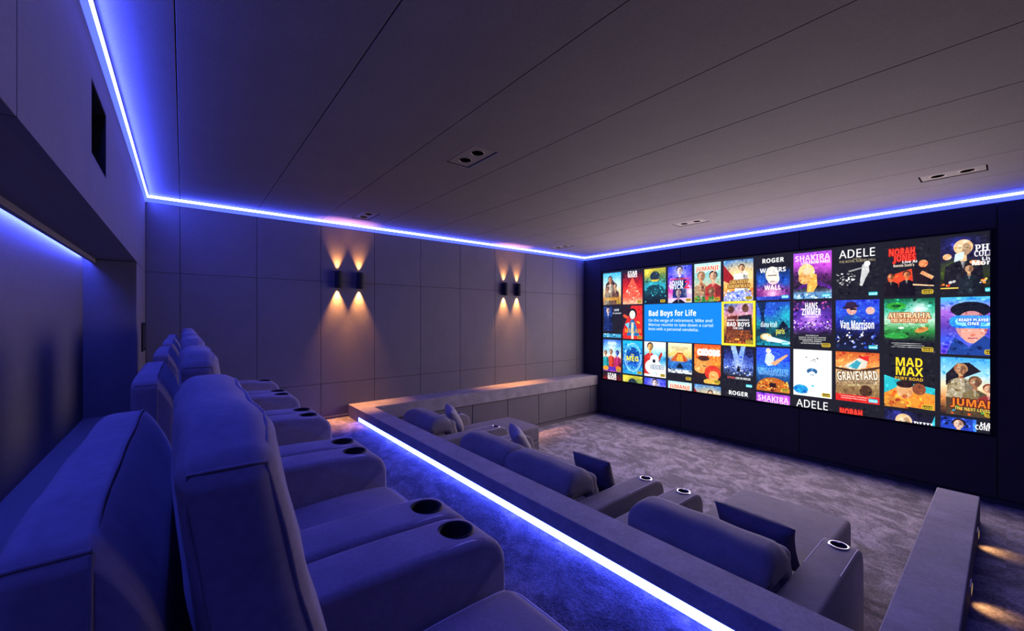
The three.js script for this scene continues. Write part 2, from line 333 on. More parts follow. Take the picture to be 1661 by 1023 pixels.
// ---------------------------------------------------------------- projection screen
const SW = 4.645, SH = 1.97, SCZ = -2.4225, SCY = EYE - 0.142;
function screenPicture() {
  const W = 2048, H = 868, cv = document.createElement('canvas'); cv.width = W; cv.height = H;
  const c = cv.getContext('2d'); c.fillStyle = '#1b1b1b'; c.fillRect(0, 0, W, H);
  const CW = 0.0927 * W, RH = 0.3075 * H, PW = 0.0845 * W, PH = 0.2945 * H;
  let w, h, hold = true; const texts = [];
  const rect = (x, y, a, b, col) => { c.fillStyle = col; c.fillRect(x * w, y * h, a * w, b * h); };
  const blob = (x, y, rx, ry, col, rot = 0) => { c.fillStyle = col; c.beginPath(); c.ellipse(x * w, y * h, rx * w, ry * w, rot, 0, 7); c.fill(); };
  const poly = (pts, col) => { c.fillStyle = col; c.beginPath(); pts.forEach(([x, y], i) => i ? c.lineTo(x * w, y * h) : c.moveTo(x * w, y * h)); c.closePath(); c.fill(); };
  const grad = (...cols) => { const g = c.createLinearGradient(0, 0, 0, h); cols.forEach((k, i) => g.addColorStop(i / (cols.length - 1), k)); c.fillStyle = g; c.fillRect(0, 0, w, h); };
  const glow = (x, y, r, col, edge) => { const g = c.createRadialGradient(x * w, y * h, 0, x * w, y * h, r * w); g.addColorStop(0, col); g.addColorStop(1, edge); c.fillStyle = g; c.fillRect(0, 0, w, h); };
  const specks = (n, x0, y0, x1, y1, cols, r = 0.03) => { for (let i = 0; i < n; i++) blob(x0 + (x1 - x0) * rnd(), y0 + (y1 - y0) * rnd(), r * (0.4 + rnd()), r * (0.4 + rnd()), cols[Math.floor(rnd() * cols.length)], rnd() * 3); };
  const txt = (s, x, y, size, col, o = {}) => {
    if (hold && !o.now) { texts.push(() => txt(s, x, y, size, col, { ...o, now: true })); return; }
    c.save(); c.translate(x * w, y * h); if (o.rot) c.rotate(o.rot); c.fillStyle = col; c.font = (o.font ?? 'bold') + ' ' + Math.round(size * w) + 'px ' + (o.face ?? 'sans-serif'); c.textAlign = o.align ?? 'center'; c.textBaseline = 'middle';
    const m = c.measureText(s).width, k = o.fit ? o.fit * w / m : 1; c.scale(k, o.tall ?? 1); if (o.line) { c.strokeStyle = o.line; c.lineWidth = 0.05 * w; c.lineJoin = 'round'; c.strokeText(s, 0, 0); } c.fillText(s, 0, 0); c.restore();
  };
  const person = (x, y, s, coat, skin = '#c98a5e', hair = '#2a1a12') => {  // plain head and shoulders
    poly([[x - 0.9 * s, y + 2.2 * s], [x - 0.75 * s, y + 0.75 * s], [x - 0.25 * s, y + 0.52 * s], [x + 0.25 * s, y + 0.52 * s], [x + 0.75 * s, y + 0.75 * s], [x + 0.9 * s, y + 2.2 * s]], coat);
    rect(x - 0.14 * s, y + 0.25 * s, 0.28 * s, 0.3 * s, skin); blob(x, y - 0.03 * s, 0.40 * s, 0.46 * s, hair); blob(x, y + 0.05 * s, 0.33 * s, 0.42 * s, skin);
    blob(x + 0.13 * s, y + 0.06 * s, 0.18 * s, 0.38 * s, 'rgba(0,0,0,0.28)'); blob(x - 0.12 * s, y + 0.0 * s, 0.13 * s, 0.2 * s, 'rgba(255,240,210,0.28)'); rect(x - 0.2 * s, y - 0.02 * s, 0.13 * s, 0.025 * s, 'rgba(20,10,10,0.8)'); rect(x + 0.07 * s, y - 0.02 * s, 0.13 * s, 0.025 * s, 'rgba(20,10,10,0.8)'); rect(x - 0.1 * s, y + 0.17 * s, 0.2 * s, 0.02 * s, 'rgba(90,20,20,0.7)');
    poly([[x - 0.1 * s, y + 0.54 * s], [x + 0.1 * s, y + 0.54 * s], [x, y + 0.9 * s]], 'rgba(255,255,255,0.35)'); poly([[x + 0.2 * s, y + 0.6 * s], [x + 0.75 * s, y + 0.75 * s], [x + 0.9 * s, y + 2.2 * s], [x + 0.35 * s, y + 2.2 * s]], 'rgba(0,0,0,0.3)');
  };
  const hdr = (t = 'HDR') => { const cy = t === 'UHD'; c.fillStyle = cy ? '#1fb6c9' : '#2a2410'; c.beginPath(); c.roundRect(0.76 * w, 0.9 * h, 0.2 * w, 0.07 * h, 4); c.fill(); if (!cy) { c.strokeStyle = '#e6c229'; c.lineWidth = 3; c.stroke(); } txt(t, 0.86, 0.937, 0.085, cy ? '#e8ffff' : '#e6c229', { now: true }); };
  const at = (col, row, fn, badge) => { c.save(); c.translate(col * CW + 4, (0.014 + row * 0.3085) * H); c.beginPath(); w = PW; h = PH; c.rect(0, 0, w, h); c.clip(); fn();
    c.globalCompositeOperation = 'overlay';        // fine grain of a printed picture
    for (let i = 0; i < 240; i++) { const v = rnd() < 0.5 ? '255,255,255' : '0,0,0'; blob(rnd(), rnd(), 0.01 + 0.05 * rnd() ** 2, 0.01 + 0.05 * rnd() ** 2, 'rgba(' + v + ',' + (0.15 + 0.35 * rnd()).toFixed(2) + ')', rnd() * 3); }
    c.globalCompositeOperation = 'source-over';
    texts.forEach((f) => f()); texts.length = 0; if (badge) hdr(badge); c.restore(); };
  const P = {
    desert: () => { grad('#3fb3e6', '#bfe2ee', '#f2c98a', '#7b3b18'); poly([[0.1, 1], [0.15, 0.35], [0.45, 0.15], [0.7, 0.35], [0.85, 1]], '#4a3626'); person(0.4, 0.2, 0.3, '#b9a68c'); person(0.68, 0.42, 0.26, '#6c4a36', '#d8a27a'); person(0.25, 0.5, 0.24, '#8c7a66', '#a8704e'); txt('JUMANJI', 0.5, 0.82, 0.2, '#f5b020', { fit: 0.9 }); },
    red: () => { grad('#1a1a1a', '#b01810', '#ef3c22', '#ffb28a'); poly([[0.5, 0.2], [1, 0.8], [0, 0.8]], '#ff5a3c'); specks(34, 0.15, 0.45, 0.85, 0.9, ['#ffd9c4', '#ff8d6a', '#c01f12', '#fff2e6']); txt('STAR', 0.5, 0.06, 0.2, '#ffffff', { fit: 0.5 }); txt('WARS', 0.5, 0.155, 0.2, '#ffffff', { fit: 0.5 }); },
    teal: () => { grad('#c9b62a', '#4f7a4a', '#2b8c9c', '#14323a', '#10191b'); glow(0.12, 0.08, 0.4, '#ffe14a', 'rgba(255,220,60,0)'); blob(0.5, 0.22, 0.22, 0.2, '#22343c'); poly([[0.28, 0.32], [0.72, 0.32], [0.5, 0.42]], '#e8c02c'); blob(0.5, 0.55, 0.5, 0.26, '#2f9fb4'); blob(0.5, 0.62, 0.42, 0.22, '#15434e'); specks(30, 0, 0.55, 1, 0.95, ['#3fc1d0', '#12303a', '#0c1a1e']); },
    duel: () => { grad('#2a3fd0', '#6f4fd8', '#d23aa0', '#e8e6f6'); glow(0.5, 0.15, 0.5, '#c8d8ff', 'rgba(90,90,255,0)'); person(0.5, 0.12, 0.34, '#1c2a6e', '#e0c8d4'); glow(0.95, 0.7, 0.4, '#ffffff', 'rgba(150,190,255,0)'); person(0.45, 0.72, 0.36, '#14141e', '#9a7f8e'); txt('KEANU REEVES', 0.5, 0.36, 0.1, '#ff4a5a', { fit: 0.8 }); txt('JOHN', 0.36, 0.46, 0.24, '#e9f4ff', { fit: 0.6 }); txt('WICK', 0.36, 0.57, 0.24, '#e9f4ff', { fit: 0.6 }); txt('2', 0.8, 0.52, 0.42, '#ff3048', { font: 'bold' }); },
    jungle: () => { grad('#bfe6f2', '#8fc9c4', '#d8c59a', '#7a6a3c'); person(0.27, 0.33, 0.38, '#a88f6a', '#d79c72', '#8a6a44'); person(0.72, 0.34, 0.38, '#b63a2e', '#e2b08a', '#3a2218'); person(0.28, 0.63, 0.36, '#8f8468', '#b57e58', '#b57e58'); person(0.66, 0.74, 0.34, '#586a42', '#8a5a3e', '#7a4a2e'); specks(24, 0, 0.88, 1, 1, ['#2f7a2e', '#59a03c', '#d24a2e'], 0.06); txt('JUMANJI', 0.5, 0.14, 0.22, '#e8361e', { fit: 0.84, line: '#fff0d8' }); },
    circus: () => { grad('#3f7fd0', '#f3d9a0', '#f0a84a', '#c98030'); glow(0.6, 0.4, 0.7, '#ffe9b8', 'rgba(240,170,70,0)'); poly([[0, 0.1], [0.35, 0.42], [0.3, 0.6], [0.0, 0.5]], '#9c1f1c'); poly([[0.35, 0.36], [0.75, 0.28], [0.85, 0.45], [0.4, 0.62]], '#f6f2e8'); person(0.62, 0.2, 0.26, '#f2eee4', '#e2aa7c', '#3c2416'); txt('GREATEST', 0.52, 0.54, 0.17, '#ffd36a', { face: 'serif', fit: 0.62, line: '#6e3a12' }); txt('SHOWMAN', 0.52, 0.64, 0.17, '#ffd36a', { face: 'serif', fit: 0.74, line: '#6e3a12' }); blob(0.5, 0.95, 0.5, 0.3, '#8fa2e0'); specks(70, 0, 0.75, 1, 1, ['#e8ecff', '#5f78d8', '#3a4a9e', '#c8b4f0']); },
    wall: () => { grad('#1b1b1b', '#1b1b1b', '#123a86', '#b02f6e', '#3a2a8e'); glow(0.15, 0.55, 0.5, '#2a6cd8', 'rgba(20,40,120,0)'); glow(0.85, 0.6, 0.5, '#1f5cc8', 'rgba(20,40,120,0)'); txt('ROGER', 0.5, 0.1, 0.2, '#ffffff', { fit: 0.66 }); txt('WATERS', 0.5, 0.32, 0.2, '#ffffff', { fit: 0.78 }); blob(0.48, 0.42, 0.2, 0.27, '#d9d2c4'); blob(0.52, 0.52, 0.18, 0.2, '#efe6d6'); rect(0.36, 0.43, 0.26, 0.02, '#5a5248'); rect(0.42, 0.57, 0.14, 0.015, '#7a6a60'); txt('WALL', 0.5, 0.72, 0.22, '#ffffff', { fit: 0.5 }); glow(0.5, 0.86, 0.45, '#ffd8f4', 'rgba(200,60,160,0)'); poly([[0, 0.92], [1, 0.92], [1, 1], [0, 1]], '#2c3fb4'); },
    pop: () => { grad('#a050e0', '#c04fd8', '#43204e', '#241a24', '#8fb8d8'); glow(0.9, 0.25, 0.6, '#e060e8', 'rgba(150,40,170,0)'); poly([[0.0, 0.82], [0.4, 0.6], [0.62, 0.6], [1, 0.74], [1, 0.82], [0.6, 0.7]], '#4a2070'); poly([[0.36, 0.88], [0.4, 0.45], [0.62, 0.48], [0.64, 0.72], [0.5, 0.9]], '#e8b04a'); blob(0.35, 0.42, 0.22, 0.26, '#f2cf86'); blob(0.3, 0.55, 0.16, 0.2, '#dba65a'); blob(0.36, 0.4, 0.11, 0.13, '#f6cda2'); rect(0, 0.86, 1, 0.14, '#5f8fbc'); specks(26, 0, 0.9, 1, 0.98, ['#dcecf8', '#2c4a78', '#9cc4e4']); txt('SHAKIRA', 0.5, 0.12, 0.26, '#ffd0ff', { fit: 0.92 }); txt('LIVE FROM PARIS', 0.58, 0.22, 0.12, '#ffffff', { fit: 0.76 }); },
    hall: () => { grad('#1b1b1b', '#1b1b1b', '#1b1b1b'); txt('ADELE', 0.5, 0.12, 0.34, '#ffffff', { font: 'normal', fit: 0.84 }); txt('LIVE AT', 0.5, 0.235, 0.06, '#c9b98a', { font: 'normal' }); txt('THE ROYAL ALBERT HALL', 0.5, 0.27, 0.1, '#c9b98a', { font: 'normal', fit: 0.84 }); specks(34, 0.02, 0.5, 0.45, 0.75, ['#e8e8e8', '#8a8a8a', '#5a5a5a'], 0.025); poly([[0.62, 0.36], [0.76, 0.3], [0.78, 0.5], [0.7, 0.62], [0.62, 0.78], [0.56, 0.76]], '#c4c4c4'); blob(0.73, 0.34, 0.07, 0.08, '#f0f0f0'); poly([[0.3, 0.46], [0.62, 0.4], [0.62, 0.43], [0.32, 0.49]], '#9a9a9a'); },
    piano: () => { grad('#1b1b1b', '#1b1b1b', '#1b1b1b'); txt('NORAH', 0.36, 0.17, 0.26, '#ff4a30', { fit: 0.54, line: '#b01808' }); txt('JONES', 0.42, 0.29, 0.24, '#ff4a30', { fit: 0.44, line: '#b01808' }); txt('Live At', 0.52, 0.37, 0.09, '#ffffff'); txt("Ronnie Scott's", 0.4, 0.43, 0.1, '#f0d8c0', { fit: 0.42 }); poly([[0.06, 0.62], [0.56, 0.5], [0.6, 0.86], [0.14, 0.9]], '#e0481e'); person(0.46, 0.6, 0.2, '#141010', '#d8783e'); person(0.14, 0.62, 0.2, '#18120e', '#c86a36'); poly([[0.56, 0.52], [0.88, 0.44], [0.92, 0.74], [0.66, 0.82]], '#20140f'); blob(0.78, 0.42, 0.09, 0.1, '#e08a52'); poly([[0.76, 0.55], [0.98, 0.66], [0.94, 0.72], [0.72, 0.6]], '#e39a66'); poly([[0.58, 0.78], [0.98, 0.82], [0.98, 0.84], [0.58, 0.81]], '#f0c090'); },
    singer: () => { grad('#16161a', '#241e3c', '#2c3416', '#161410'); glow(0.3, 0.1, 0.5, '#2c2f8e', 'rgba(20,20,60,0)'); glow(0.32, 0.62, 0.42, '#a4d81e', 'rgba(60,90,10,0)'); poly([[0.88, 0.3], [1, 0.02], [1, 0.3]], '#2fb4c8'); person(0.4, 0.2, 0.42, '#1c1a1c', '#f0c090', '#f0c090'); poly([[0.26, 0.3], [0.42, 0.26], [0.4, 0.4], [0.24, 0.44]], '#cfe0e6'); blob(0.12, 0.34, 0.08, 0.08, '#e8b482'); blob(0.62, 0.47, 0.12, 0.06, '#e09a6a', 0.3); specks(18, 0, 0.74, 1, 0.86, ['#f07a20', '#ffd04a', '#c8c8c8', '#e03a1e']); rect(0, 0.88, 0.5, 0.02, '#ffcf4a'); person(0.5, 0.56, 0.22, '#1e262a', '#b88660'); txt('PHIL', 0.8, 0.23, 0.24, '#ffffff', { face: 'serif', fit: 0.42 }); txt('COLLINS', 0.84, 0.32, 0.2, '#ffffff', { face: 'serif', fit: 0.52 }); txt('Live at', 0.9, 0.41, 0.12, '#ffffff'); txt('Montreux', 0.92, 0.48, 0.16, '#ffffff'); },
    blues: () => { grad('#1b1b1b', '#1b1b1b'); rect(0.05, 0.02, 0.45, 0.6, '#1f3f8e'); person(0.28, 0.12, 0.3, '#182c66', '#c8b4c0'); txt('LIVE', 0.75, 0.12, 0.14, '#dfe4f2'); txt('in concert', 0.78, 0.22, 0.1, '#dfe4f2'); rect(0, 0.86, 1, 0.12, '#3f9ac4'); specks(14, 0, 0.86, 1, 0.98, ['#dff2fa', '#184a78', '#12283a']); },
    heroine: () => { grad('#2a1a1a', '#2a1a1a'); poly([[0.45, 0], [1, 0], [1, 1], [0, 1], [0, 0.75]], '#d82a1e'); blob(0.5, 0.24, 0.22, 0.24, '#181414'); blob(0.5, 0.27, 0.15, 0.19, '#f4e4d4'); poly([[0.2, 0.9], [0.42, 0.42], [0.58, 0.42], [0.86, 0.9]], '#1f6ea8'); poly([[0.3, 0.7], [0.1, 0.55], [0.34, 0.5]], '#6ec8e0'); blob(0.14, 0.32, 0.14, 0.07, '#e2562a', 0.5); blob(0.8, 0.5, 0.1, 0.05, '#e8a02a', 0.5); poly([[0.44, 0.5], [0.56, 0.5], [0.56, 1], [0.44, 1]], '#e8d8c0'); txt('MULAN', 0.52, 0.75, 0.24, '#f4a81e', { face: 'serif', fit: 0.86 }); },
    partners: () => { grad('#4a6ea8', '#c78aa4', '#d8a24a', '#7a4a1c', '#2a1a10'); glow(0.7, 0.1, 0.4, '#e8b0d0', 'rgba(220,160,190,0)'); poly([[0.08, 1], [0.12, 0.34], [0.48, 0.3], [0.5, 1]], '#6e2f22'); poly([[0.48, 1], [0.5, 0.32], [0.94, 0.28], [0.98, 1]], '#26242a'); blob(0.26, 0.16, 0.11, 0.14, '#5e3826'); blob(0.74, 0.13, 0.11, 0.15, '#6e442e'); poly([[0.1, 1], [0.14, 0.66], [0.9, 0.66], [0.94, 1]], '#7a3f1a'); specks(26, 0.05, 0.75, 0.95, 1, ['#f0a030', '#e8742a', '#3a1c10', '#c85a1e']); txt('SMITH  LAWRENCE', 0.5, 0.42, 0.08, '#f0f0f0', { fit: 0.74 }); txt('BAD BOYS', 0.5, 0.52, 0.22, '#ffffff', { fit: 0.78 }); txt('FOR LIFE', 0.5, 0.615, 0.09, '#ffffff', { fit: 0.34 }); },
    trees: () => { grad('#1f4ab8', '#2a56d0', '#1a8a9a', '#12343c', '#1a90a8'); poly([[0.02, 0], [0.3, 0], [0.24, 0.3], [0.3, 0.7], [0.1, 0.7], [0.16, 0.3]], '#10284e'); glow(0.9, 0.3, 0.45, '#28c4d0', 'rgba(20,90,120,0)'); poly([[0.62, 0.66], [0.8, 0.42], [1, 0.6], [0.9, 0.68]], '#0f1c2a'); blob(0.3, 0.8, 0.18, 0.12, '#e0b46a'); blob(0.28, 0.8, 0.1, 0.09, '#f4e0cc'); poly([[0.4, 0.78], [1, 0.9], [1, 0.95], [0.3, 0.9]], '#d8eef4'); txt('diana krall', 0.38, 0.52, 0.16, '#d4e4e8', { fit: 0.5, tall: 1.5 }); txt('paris', 0.72, 0.66, 0.2, '#e0d84a', { fit: 0.26, tall: 1.3 }); },
    orchestra: () => { grad('#241a34', '#4a2a8e', '#6a34b0', '#1b1b1b', '#1b1b1b'); specks(24, 0, 0, 1, 0.2, ['#c04fa0', '#5a2a7a']); glow(0.5, 0.4, 0.5, '#d89cff', 'rgba(90,40,170,0)'); specks(90, 0, 0.42, 1, 0.62, ['#e8d8f4', '#8f5ad0', '#3a1c6a', '#1a1226'], 0.022); txt('HANS', 0.48, 0.11, 0.22, '#ffffff', { fit: 0.34, tall: 1.3 }); txt('ZIMMER', 0.48, 0.24, 0.22, '#ffffff', { fit: 0.5, tall: 1.3 }); txt('LIVE IN PRAGUE', 0.48, 0.34, 0.08, '#f0e0ff', { fit: 0.36 }); for (let i = 0; i < 5; i++) txt(['THE WORLD OF', 'GLADIATOR  THE LION KING  INCEPTION', 'THE DARK KNIGHT  INTERSTELLAR', 'PIRATES OF THE CARIBBEAN', 'LIVE WITH ORCHESTRA AND CHOIR'][i], 0.5, 0.74 + i * 0.042, 0.05, '#dcdcdc', { fit: [0.34, 0.72, 0.7, 0.5, 0.6][i] }); },
    hat: () => { grad('#2a3fc8', '#2a52d8', '#1e2a8e', '#14141e', '#16203e'); poly([[0.1, 0.5], [0.2, 0.34], [0.45, 0.28], [0.62, 0.4], [0.66, 0.5]], '#1f4a9e'); blob(0.38, 0.2, 0.12, 0.15, '#d89a8e'); blob(0.36, 0.14, 0.2, 0.05, '#2a1a2e', -0.15); blob(0.36, 0.09, 0.13, 0.08, '#33203a'); rect(0.34, 0.17, 0.15, 0.035, '#1a1018'); blob(0.8, 0.22, 0.1, 0.11, '#e0b0a4'); txt('Van Morrison', 0.5, 0.5, 0.22, '#ffffff', { fit: 0.78, tall: 1.5 }); txt('IN CONCERT', 0.5, 0.58, 0.09, '#ffffff', { fit: 0.48 }); specks(50, 0, 0.64, 1, 0.95, ['#e0e0ec', '#2a4ac0', '#12122a', '#7a8ad8'], 0.03); },
    reef: () => { grad('#0f5a3a', '#38b08a', '#bfe8d0', '#2f8a3c', '#1b1b1b', '#1b1b1b'); blob(0.25, 0.14, 0.2, 0.1, '#2f9a2c'); blob(0.25, 0.14, 0.1, 0.04, '#0f4a1e'); glow(0.68, 0.2, 0.3, '#ffffff', 'rgba(180,240,230,0)'); txt('AUSTRALIA', 0.5, 0.32, 0.2, '#ffe6b8', { fit: 0.84, face: 'serif', line: '#a0562a' }); txt('THE WILD TOP END', 0.5, 0.41, 0.12, '#ffe6b8', { fit: 0.72, face: 'serif', line: '#a0562a' }); blob(0.75, 0.58, 0.14, 0.07, '#c88a3c', -0.4); blob(0.35, 0.55, 0.06, 0.03, '#e8f4f0'); blob(0.25, 0.7, 0.25, 0.08, '#2f9a3c'); for (let i = 0; i < 3; i++) rect(0.15 + 0.05 * (i % 2), 0.83 + i * 0.035, 0.6, 0.014, '#9a9a9a'); },
    visor: () => { grad('#3fb8e8', '#a86ad8', '#5a3aa8', '#3f5ae0', '#7a4ad0'); blob(0.52, 0.22, 0.34, 0.2, '#14161e'); blob(0.54, 0.5, 0.27, 0.38, '#c88a8e'); blob(0.56, 0.62, 0.2, 0.26, '#e0a08e'); poly([[0.1, 1], [0.25, 0.7], [0.5, 0.86], [0.75, 0.66], [1, 0.8], [1, 1]], '#1f3f8e'); c.fillStyle = '#2a8ae8'; c.beginPath(); c.roundRect(0.16 * w, 0.32 * h, 0.8 * w, 0.22 * h, 26); c.fill(); c.fillStyle = '#8fd8ff'; c.beginPath(); c.roundRect(0.26 * w, 0.35 * h, 0.62 * w, 0.15 * h, 20); c.fill(); txt('READY PLAYER', 0.57, 0.4, 0.1, '#ffffff', { fit: 0.5, line: '#2a6ad0' }); txt('ONE', 0.57, 0.46, 0.1, '#ffffff', { line: '#2a6ad0' }); rect(0.48, 0.7, 0.16, 0.02, '#a0404a'); },
    lamp: () => { grad('#2a5ad0', '#7ac0ea', '#f2e4d0', '#d8603a', '#8a3a9a'); glow(0.5, 0.25, 0.5, '#f0faff', 'rgba(120,190,240,0)'); txt('Aladdin', 0.5, 0.1, 0.2, '#eaf8ff', { fit: 0.5, face: 'serif' }); person(0.45, 0.38, 0.24, '#d8452a'); person(0.8, 0.4, 0.24, '#b02a5e', '#3a6ad8'); person(0.14, 0.42, 0.22, '#2aa0a8'); poly([[0.2, 0.85], [0.8, 0.85], [0.7, 0.97], [0.3, 0.97]], '#5a2ab0'); blob(0.15, 0.9, 0.16, 0.1, '#f0a02a'); blob(0.85, 0.88, 0.15, 0.1, '#e8701e'); },
    jaws: () => { grad('#1fb4e0', '#1a8ad8', '#1f5fc8', '#2aa8d8'); c.strokeStyle = '#bff0ff'; for (let i = 0; i < 3; i++) { c.lineWidth = 7 - 2 * i; c.globalAlpha = 0.8 - 0.2 * i; c.beginPath(); c.ellipse(0.52 * w, 0.5 * h, (0.42 - 0.05 * i) * w, (0.62 - 0.06 * i) * w, 0, 0, 7); c.stroke(); } c.globalAlpha = 1; blob(0.52, 0.44, 0.34, 0.36, '#0f4a9e'); specks(60, 0, 0.1, 1, 1, ['#5ad0f0', '#1a6ac0', '#0f3f8e', '#8fe8ff'], 0.03); txt('THE', 0.5, 0.42, 0.09, '#ffe14a'); txt('MEG', 0.5, 0.54, 0.3, '#ffe81e', { fit: 0.66 }); },
    guitar: () => { grad('#ffffff', '#bfe8f8', '#2f9ad0', '#f4f8fc', '#ffffff'); person(0.28, 0.14, 0.36, '#c8281e', '#e0a04a', '#1a1210'); poly([[0.6, 0.52], [0.78, 0.28], [0.86, 0.34], [0.7, 0.56]], '#a8301e'); blob(0.42, 0.72, 0.38, 0.32, '#f4f4f0'); blob(0.48, 0.5, 0.2, 0.2, '#ffffff'); blob(0.46, 0.55, 0.07, 0.08, '#14202e'); txt('COCO', 0.6, 0.72, 0.2, '#ffffff', { fit: 0.6, line: '#4a6a8e' }); specks(12, 0.1, 0.8, 0.6, 0.92, ['#b8d0e4', '#dce8f0'], 0.03); },
    peaks: () => { grad('#f4e8c8', '#f2dca0', '#f0c86a', '#3f7ac8', '#1f4a9e', '#e8e8e8', '#1b1b1b'); poly([[0.1, 0.5], [0.4, 0.26], [0.62, 0.26], [0.9, 0.5]], '#c8561e'); poly([[0.36, 0.5], [0.42, 0.3], [0.6, 0.3], [0.66, 0.5]], '#f0a030'); poly([[0, 0.45], [0.35, 0.6], [0.5, 0.55], [1, 0.42], [1, 0.7], [0, 0.7]], '#2a66b4'); poly([[0.35, 0.68], [0.5, 0.52], [0.68, 0.68]], '#101820'); txt('NATIONAL PARKS', 0.5, 0.13, 0.12, '#7a6a3a', { face: 'serif', font: 'normal', fit: 0.7 }); txt('ADVENTURE', 0.5, 0.19, 0.08, '#7a6a3a', { face: 'serif', font: 'normal', fit: 0.36 }); rect(0, 0.72, 1, 0.1, '#d8dce0'); specks(16, 0, 0.72, 1, 0.82, ['#7a8a9a', '#ffffff', '#3a5a7a'], 0.04); rect(0, 0.82, 1, 0.18, '#1b1b1b'); },
    cave: () => { grad('#e8541e', '#f07a2a', '#e88a2a', '#2a1c14', '#1e1a18'); blob(0.34, 0.48, 0.3, 0.3, '#d88a3c'); blob(0.36, 0.36, 0.22, 0.1, '#4a2414'); blob(0.3, 0.62, 0.3, 0.2, '#e09a4a'); rect(0.28, 0.55, 0.2, 0.02, '#7a3a1a'); blob(0.7, 0.72, 0.3, 0.28, '#d83a1e'); blob(0.74, 0.8, 0.18, 0.2, '#f0a85a'); blob(0.66, 0.95, 0.3, 0.12, '#e8b04a'); txt('THE', 0.42, 0.13, 0.09, '#ffffff'); txt('CROODS', 0.54, 0.21, 0.28, '#ffffff', { fit: 0.84, line: '#ffffff' }); },
    beams: () => { grad('#16161e', '#2a3a8e', '#5a7ad8', '#1b1b1b', '#1b1b1b'); poly([[0.25, 0], [0.42, 0], [0.6, 0.5], [0.42, 0.5]], '#8fb4ff'); poly([[0.75, 0], [0.6, 0], [0.42, 0.5], [0.62, 0.5]], '#7aa0f4'); glow(0.52, 0.45, 0.4, '#c8d8ff', 'rgba(60,80,180,0)'); specks(60, 0.05, 0.5, 0.95, 0.7, ['#dfe8ff', '#26304e', '#101420', '#7a90d0'], 0.028); poly([[0.45, 0.62], [0.5, 0.45], [0.57, 0.62]], '#0e0e14'); txt('STING', 0.26, 0.78, 0.1, '#e8605a', { fit: 0.26 }); txt('LIVE IN BERLIN', 0.66, 0.78, 0.1, '#f0f0f0', { fit: 0.5 }); },
    dome: () => { grad('#2a4ae0', '#2f56e4', '#2a7ad0', '#1a3a6a', '#1b1b1b'); poly([[0.26, 0.34], [0.3, 0.14], [0.46, 0.12], [0.56, 0.2], [0.5, 0.4], [0.36, 0.42]], '#c8d8f4'); blob(0.37, 0.07, 0.08, 0.09, '#e8d0c8'); poly([[0.42, 0.36], [0.92, 0.12], [0.94, 0.16], [0.58, 0.4]], '#e0a87a'); txt('ERIC CLAPTON', 0.5, 0.5, 0.14, '#9ac8ff', { font: 'normal', fit: 0.92, face: 'serif' }); txt('SLOWHAND AT 70', 0.5, 0.57, 0.11, '#9ac8ff', { font: 'normal', fit: 0.9, face: 'serif' }); txt('LIVE AT THE ROYAL ALBERT HALL', 0.5, 0.62, 0.06, '#9ac8ff', { font: 'normal', fit: 0.86 }); blob(0.5, 0.95, 0.5, 0.4, '#b4601a'); specks(60, 0.05, 0.74, 0.95, 0.97, ['#ffb43a', '#e8801e', '#6a2e0e', '#ffd88a'], 0.03); rect(0.4, 0.8, 0.2, 0.1, '#2a140a'); },
    cap: () => { grad('#ffffff', '#fbfcfd'); specks(8, 0.3, 0.06, 0.65, 0.3, ['#9aa4ac', '#5a646c'], 0.018); blob(0.5, 0.46, 0.14, 0.1, '#2f5a86'); blob(0.5, 0.56, 0.11, 0.15, '#e6eef4'); rect(0.45, 0.53, 0.1, 0.012, '#5a7088'); blob(0.2, 0.86, 0.2, 0.14, '#1f8ad0'); poly([[0.2, 0.9], [0.42, 0.93], [0.2, 0.96]], '#1a78b8'); blob(0.52, 0.77, 0.04, 0.03, '#3a9ad8'); },
    aviator: () => { grad('#c8561e', '#e89a4a', '#c8b08a', '#8a6a40', '#7a5c38'); poly([[0.18, 0.3], [0.6, 0.08], [0.78, 0.1], [0.7, 0.3], [0.4, 0.36]], '#d8d0c0'); poly([[0.52, 0.1], [0.78, 0.06], [0.76, 0.18]], '#e02a1e'); poly([[0.3, 0.3], [0.5, 0.16], [0.6, 0.2], [0.5, 0.34]], '#3a9ab0'); poly([[0, 0.32], [0.5, 0.36], [1, 0.26], [1, 0.3], [0.5, 0.42], [0, 0.36]], '#3a2416'); txt('GRAVEYARD', 0.5, 0.47, 0.28, '#f4ead4', { fit: 0.94, rot: -0.12, line: '#6a4a2a', tall: 1.3 }); txt('A STORY ABOUT', 0.66, 0.6, 0.1, '#3a2416', { fit: 0.5, rot: -0.12 }); blob(0.7, 0.76, 0.14, 0.17, '#4a3018'); rect(0, 0.86, 1, 0.14, '#d8281e'); for (let i = 0; i < 2; i++) rect(0.12, 0.89 + i * 0.04, 0.6, 0.014, '#f4b8a8'); },
    road: () => { grad('#1b1b1b', '#1b1b1b'); txt('MAD', 0.5, 0.14, 0.32, '#ffd51e', { fit: 0.56, tall: 1.05 }); txt('MAX', 0.5, 0.31, 0.32, '#ffd51e', { fit: 0.56, tall: 1.05 }); txt('FURY ROAD', 0.5, 0.445, 0.12, '#e8b01e', { fit: 0.56 }); poly([[0, 0.4], [0.5, 0.52], [1, 0.58], [1, 0.9], [0, 0.85]], '#28b4c0'); poly([[0.3, 0.6], [1, 0.7], [1, 0.98], [0, 0.95], [0, 0.75]], '#e8902a'); blob(0.42, 0.66, 0.17, 0.23, '#d8a06a'); blob(0.42, 0.55, 0.17, 0.1, '#2a1c14'); blob(0.7, 0.62, 0.13, 0.16, '#8a4a2a'); poly([[0, 1], [0.1, 0.78], [0.4, 0.86], [0.5, 1]], '#c87a2a'); },
